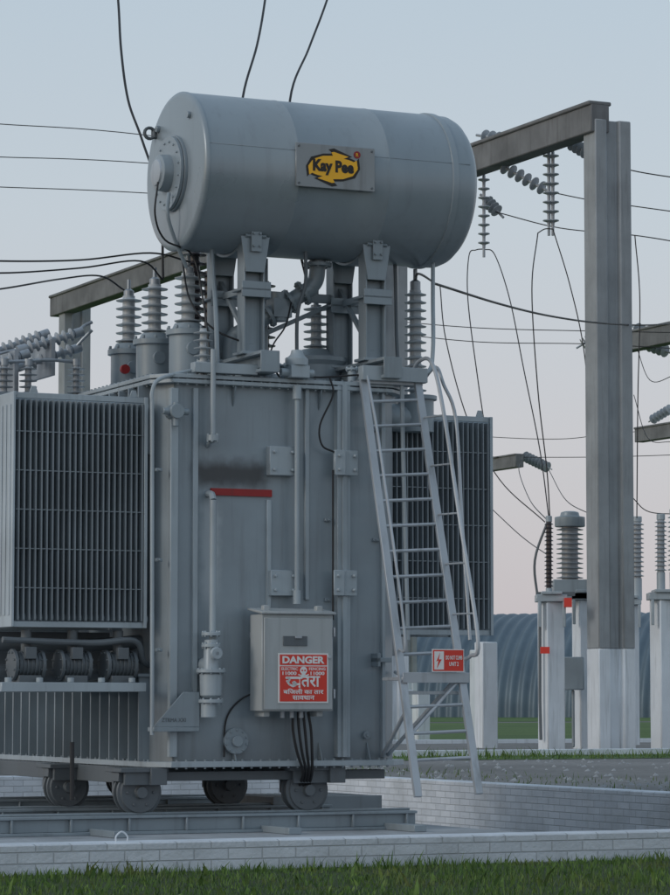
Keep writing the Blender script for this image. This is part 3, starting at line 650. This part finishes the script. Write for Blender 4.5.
# ================================================================ HANGAR
HG=empty("arched_hangar",False); HG.location=(10.5,176,.17); HG.rotation_euler=(0,0,math.radians(-22))
m,nt_,b_=newmat("blue_corrugated"); 
cc=mixc(nt_,ramp(nt_,noise(nt_,.5,5),.3,.7),(.09,.13,.165),(.13,.18,.22)); nt_.links.new(cc,b_.inputs['Base Color']); b_.inputs['Roughness'].default_value=.5; b_.inputs['Metallic'].default_value=.2
HM=m
mb=MB(); L=22;nx=264;na=28;vs_=[];fs_=[]
for i in range(nx+1):
    x=-L/2+L*i/nx; r_=1+.014*math.cos(2*math.pi*x/.7)
    for k in range(na+1):
        t=math.pi*k/na; vs_.append((x+0.0,-7*math.cos(t)*r_,5.95*math.sin(t)*r_))
for i in range(nx):
    for k in range(na):
        q=i*(na+1)+k; fs_.append((q,q+1,q+na+2,q+na+1))
mb.add(vs_,fs_)
for x in(-L/2,L/2):
    o=[(x,-7*math.cos(math.pi*k/na),5.95*math.sin(math.pi*k/na)) for k in range(na+1)]; mb.add(o,[tuple(range(na+1))])
mb.obj("hangar_shell",HM,HG)
mb=MB(); mb.box(-L/2-.1,-L/2-.02,-2.2,2.2,0,4); mb.box(L/2+.02,L/2+.1,-2.2,2.2,0,4); mb.obj("hangar_door",GREY,HG)
# ================================================================ GANTRIES
GB=.17
Vd=Vector((-sA,cA,0)); Ud=Vector((cA,sA,0))
def gantry(base,topz,offs,beam0,beam1,w_=.82,shift=0.0):
    g=empty("concrete_gantry",False)
    m=MB(); mw=MB(); mbm=MB()
    for o in offs:
        c=Vector((base.x,base.y,0))+Vd*o
        def P(a,b): q=c+Ud*a+Vd*b; return (q.x,q.y)
        hw=w_/2; hd=.24
        sec=[(-hw,-hd),(-hw+.26,-hd),(-hw+.30,-hd+.1),(hw-.30,-hd+.1),(hw-.26,-hd),(hw,-hd),(hw,hd),(-hw,hd)]
        zc=2.15
        mw.prism([(*P(a,b),GB-.2) for a,b in [(s[0]*1.012,s[1]*1.012) for s in sec]],(0,0,zc-GB+.2))
        m.prism([(*P(a,b),zc) for a,b in sec],(0,0,topz-zc))
    b0=Vector((base.x,base.y,topz+.02))+Ud*shift
    mbm.beam(b0+Vd*beam0,b0+Vd*beam1,.42,.56)
    mbm.beam(b0+Vd*beam0+Vector((0,0,.30)),b0+Vd*beam1+Vector((0,0,.30)),.52,.08)
    m.obj("posts",CONC,g,.02); mbm.obj("cross_beam",CONCD,g,.02); mw.obj("whitewashed_feet",WHITE,g,.02)
    return g
g1b=Vector((5.42,59.0,0)); TZ=12.62
G1=gantry(g1b,TZ,(0,10,30.8),-.22,31.6,shift=-.28)
b2=W(612,330,93); G2=gantry(Vector((b2.x,b2.y,0)),TZ-.5,(0,-18),-19,1.2)
b3=W(483,450,140); G3=gantry(Vector((b3.x,b3.y,0)),TZ-.6,(8,),-3.6,14)
b4=W(690,410,120); G4=gantry(Vector((b4.x,b4.y,0)),TZ-.6,(0,-14),-15,4)
def string(pts,parent,n=None,r=.13,mat=PORC,name="insulator_string"):
    m=MB()
    for p,q in pts:
        p=Vector(p);q=Vector(q);L=(q-p).length; k=n or max(4,int(L/.19)); d=(q-p)/L
        m.cyl(p-d*.2,p,.03,n=8); m.insul(p,q,.035,r,k,14); m.cyl(q,q+d*.2,.03,n=8)
    m.obj(name,mat,parent)
def GY(px):
    a=(px-335)/F/1.0035
    t=(5.4-a*59)/(sA+a*cA); return 59+cA*t
string([(W(484,176,GY(484)),W(484,248,GY(484))),(W(549,152,GY(552)),W(549,226,GY(552))),(W(553,152,GY(552)),W(553,226,GY(552)))],G1)
string([(W(502,166,62.6),W(546,190,62.0)),(W(483,136,65),W(530,143,64)),(W(571,143,60.3),W(588,153,60)),(W(498,212,64),W(486,200,64.2)),(W(250,262,79),W(262,256,80))],G1,r=.15)
string([(W(634,340,92),W(668,352,91)),(W(636,328,94),W(652,336,93.5)),(W(652,420,118),W(672,408,117)),(W(582,345,93),W(592,339,93))],G2,r=.2)
string([(W(524,456,138),W(549,468,137))],G3,r=.26)
# ================================================================ POWER LINES
def lines(name,specs,mat=BLACK):
    cu=bpy.data.curves.new(name,'CURVE'); cu.dimensions='3D'; cu.bevel_depth=1; cu.bevel_resolution=1
    for pts,r in specs:
        pp=smooth(pts,8); sp=cu.splines.new('POLY'); sp.points.add(len(pp)-1)
        for i,p in enumerate(pp): sp.points[i].co=(*p,1); sp.points[i].radius=r
    cu.materials.append(mat); o=bpy.data.objects.new(name,cu); S.collection.objects.link(o); return o
def wl(l,r):
    return ([W(*p) for p in l],r)
far=[]
for a in ([(-60,119,70),(0,124,72),(145,135,76),(400,170,84)],[(-60,155,70),(0,157,72),(145,163,76),(400,185,84)],[(-60,184,70),(0,187,72),(145,193,76),(400,210,84)],
 [(380,320,80),(480,328,80),(590,331,80),(700,333,80)],[(380,332,80),(480,342,80),(590,344,80),(700,350,80)],
 [(496,212,64),(560,228,62),(640,236,60),(720,250,58)],[(546,191,62),(590,200,61),(640,207,60),(720,218,58)],[(588,153,60),(630,170,60),(720,184,58)],
 [(484,249,64),(476,250,64),(469,256,64),(468,300,63),(478,380,62),(490,460,61)],[(484,249,64),(495,255,64),(510,300,63),(524,370,62),(540,450,61),(549,518,60)],
 [(538,233,61),(532,290,60),(538,390,60),(547,470,60),(550,518,60)],[(553,229,61),(570,285,61),(584,350,61),(592,440,60)],
 [(538,233,61),(545,229,61),(553,229,61)],
 [(440,285,64),(446,340,63),(468,420,62),(500,480,61),(545,522,60)],
 [(635,235,60),(640,300,60),(638,400,60),(637,518,60)],[(636,345,92),(650,380,90),(672,376,88),(700,360,88)],
 [(634,395,92),(648,438,90),(672,442,88)],[(632,497,70),(650,512,70),(690,514,70)],
 [(400,430,142),(492,437,138),(560,439,136),(610,434,136),(700,426,134)],[(549,470,132),(566,500,120),(592,515,110)],[(400,440,130),(470,490,124),(520,535,116),(549,556,110)],
 [(400,455,142),(500,457,138),(600,457,134),(700,454,130)],[(524,458,138),(519,470,130),(530,500,110),(549,522,90)]):
    far.append(wl(a,.0125 if a[0][2]<100 else .018))
far.append(wl([(436,284,40),(500,304,46),(550,316,51),(600,323,56),(650,325,62),(700,321,75)],.018))
lines("power_line",far)
near=[wl([(112,-60,31),(118,0,30),(121,50,29.2),(128,100,28.6),(142,140,28.2),(160,200,27.8),(163,278,27.7)],.0125),
 wl([(272,-60,32),(265,0,31),(257,45,30),(243,96,29),(238,160,28.6),(262,250,28.6)],.0125),
 wl([(345,-60,32),(327,0,31),(309,48,30),(290,100,29),(290,200,28),(310,295,27.8)],.0125),
 wl([(-60,257,24),(0,261,25),(80,260,26),(150,253,26.6),(190,262,26.8)],.009),
 wl([(-60,268,25),(0,273,26),(80,268,27),(140,261,27.4),(163,280,27.6)],.009),
 wl([(-60,295,25),(0,289,26),(60,279,27.5),(100,276,28),(124,290,28.3)],.009),
 wl([(415,280,27.5),(420,274,28),(436,284,40)],.012)]
lines("overhead_cable",near)
# ================================================================ SWITCHGEAR AT RIGHT
def pillar(m,px,w_,ytop,Y):
    p=W(px,ytop,Y); hw=w_/2
    a=Vector((p.x,p.y,0))
    pts=[a+Ud*x*hw+Vd*y*hw for x,y in((-1,-1),(1,-1),(1,1),(-1,1))]
    m.prism([(q.x,q.y,GB-.1) for q in pts],(0,0,p.z-GB+.1)); return p
def equip(name,px,w_,ytop,Y,ins,kind,im=None):
    e=empty(name,False); m=MB(); p=pillar(m,px,w_,ytop,Y); m.obj("pillar",WHITE,e,.02)
    g=MB(); g.box(p.x-w_*.75,p.x+w_*.75,p.y-.3,p.y+.3,p.z,p.z+.14); g.box(p.x-w_*.5,p.x+w_*.5,p.y-.36,p.y+.36,p.z+.14,p.z+.2)
    for s in(-1,1): g.box(p.x+s*w_*.6-.03,p.x+s*w_*.6+.03,p.y-.32,p.y-.26,p.z-.5,p.z)
    k=MB()
    for (ix,y0,y1,r,c) in ins:
        a=W(ix,y0,Y);b=W(ix,y1,Y); k.insul(a,b,r*.6,r,c,18); g.cyl(b,b+Vector((0,0,.12)),r*.7); g.cyl((a.x,a.y,min(a.z,p.z+.1)),a,r*.7)
    if kind=='ct':
        a=W(ins[0][0],ins[0][2],Y); g.lathe([(0,.3),(.02,.31),(.2,.31),(.22,.2),(.3,.18),(.32,.1)],a,a+Vector((0,0,1)),24)
        bb=W(ins[0][0],ins[0][1],Y); g.box(bb.x-.35,bb.x+.35,bb.y-.3,bb.y+.3,bb.z-.4,bb.z)
    g.obj("head_frame",GREY if kind=='ct' else GREYL,e,.01); k.obj("insulators",im or (PORCB if kind=='sw' else PORC),e)
    return e,p
e,p=equip("disconnect_switch",551,.40,602,59,[(549,588,522,.09,16)],'sw')
m=MB(); a=W(568,601,58.6); m.box(a.x-.07,a.x+.07,a.y-.1,a.y+.1,a.z-.12,a.z+.06); a=W(545,652,58.6); m.box(a.x-.09,a.x+.09,a.y-.05,a.y+.02,a.z-.03,a.z+.1); m.obj("red_handle",RED,e)
m=MB(); m.tube([W(549,518,59),W(535,560,59),W(538,600,59)],.025); m.tube([W(540,600,58.8),W(540,700,58.8),W(541,740,58.8)],.03,8,False); m.beam(W(536,594,59),W(575,594,59),.1,.08); m.obj("linkage",GREYD,e)
e,p=equip("current_transformer",583,.34,600,61,[(570,580,527,.28,11)],'ct')
m=MB(); a=W(573,657,60.5);b=W(573,690,60.5); m.box(a.x-.21,a.x+.21,a.y-.2,a.y+.1,b.z,a.z); m.tube([(a.x,a.y,b.z),(a.x,a.y,.2)],.03,8,False); m.obj("terminal_box",GREY,e,.02)
equip("disconnect_switch",664,.42,600,59,[(661,572,520,.12,12),(674,572,515,.12,12)],'sw',PORC)
equip("current_transformer",630,.3,605,66,[(637,578,522,.16,12)],'sw',PORC)
m=MB(); 
for px,wd,yt,Y in((486,.36,642,62),(421,.32,693,70),(405,.32,690,72),(478,.3,650,70)):
    pillar(m,px,wd,yt,Y)
m.obj("concrete_pillars",WHITE,empty("concrete_pillar",False),.02)
print("DONE")
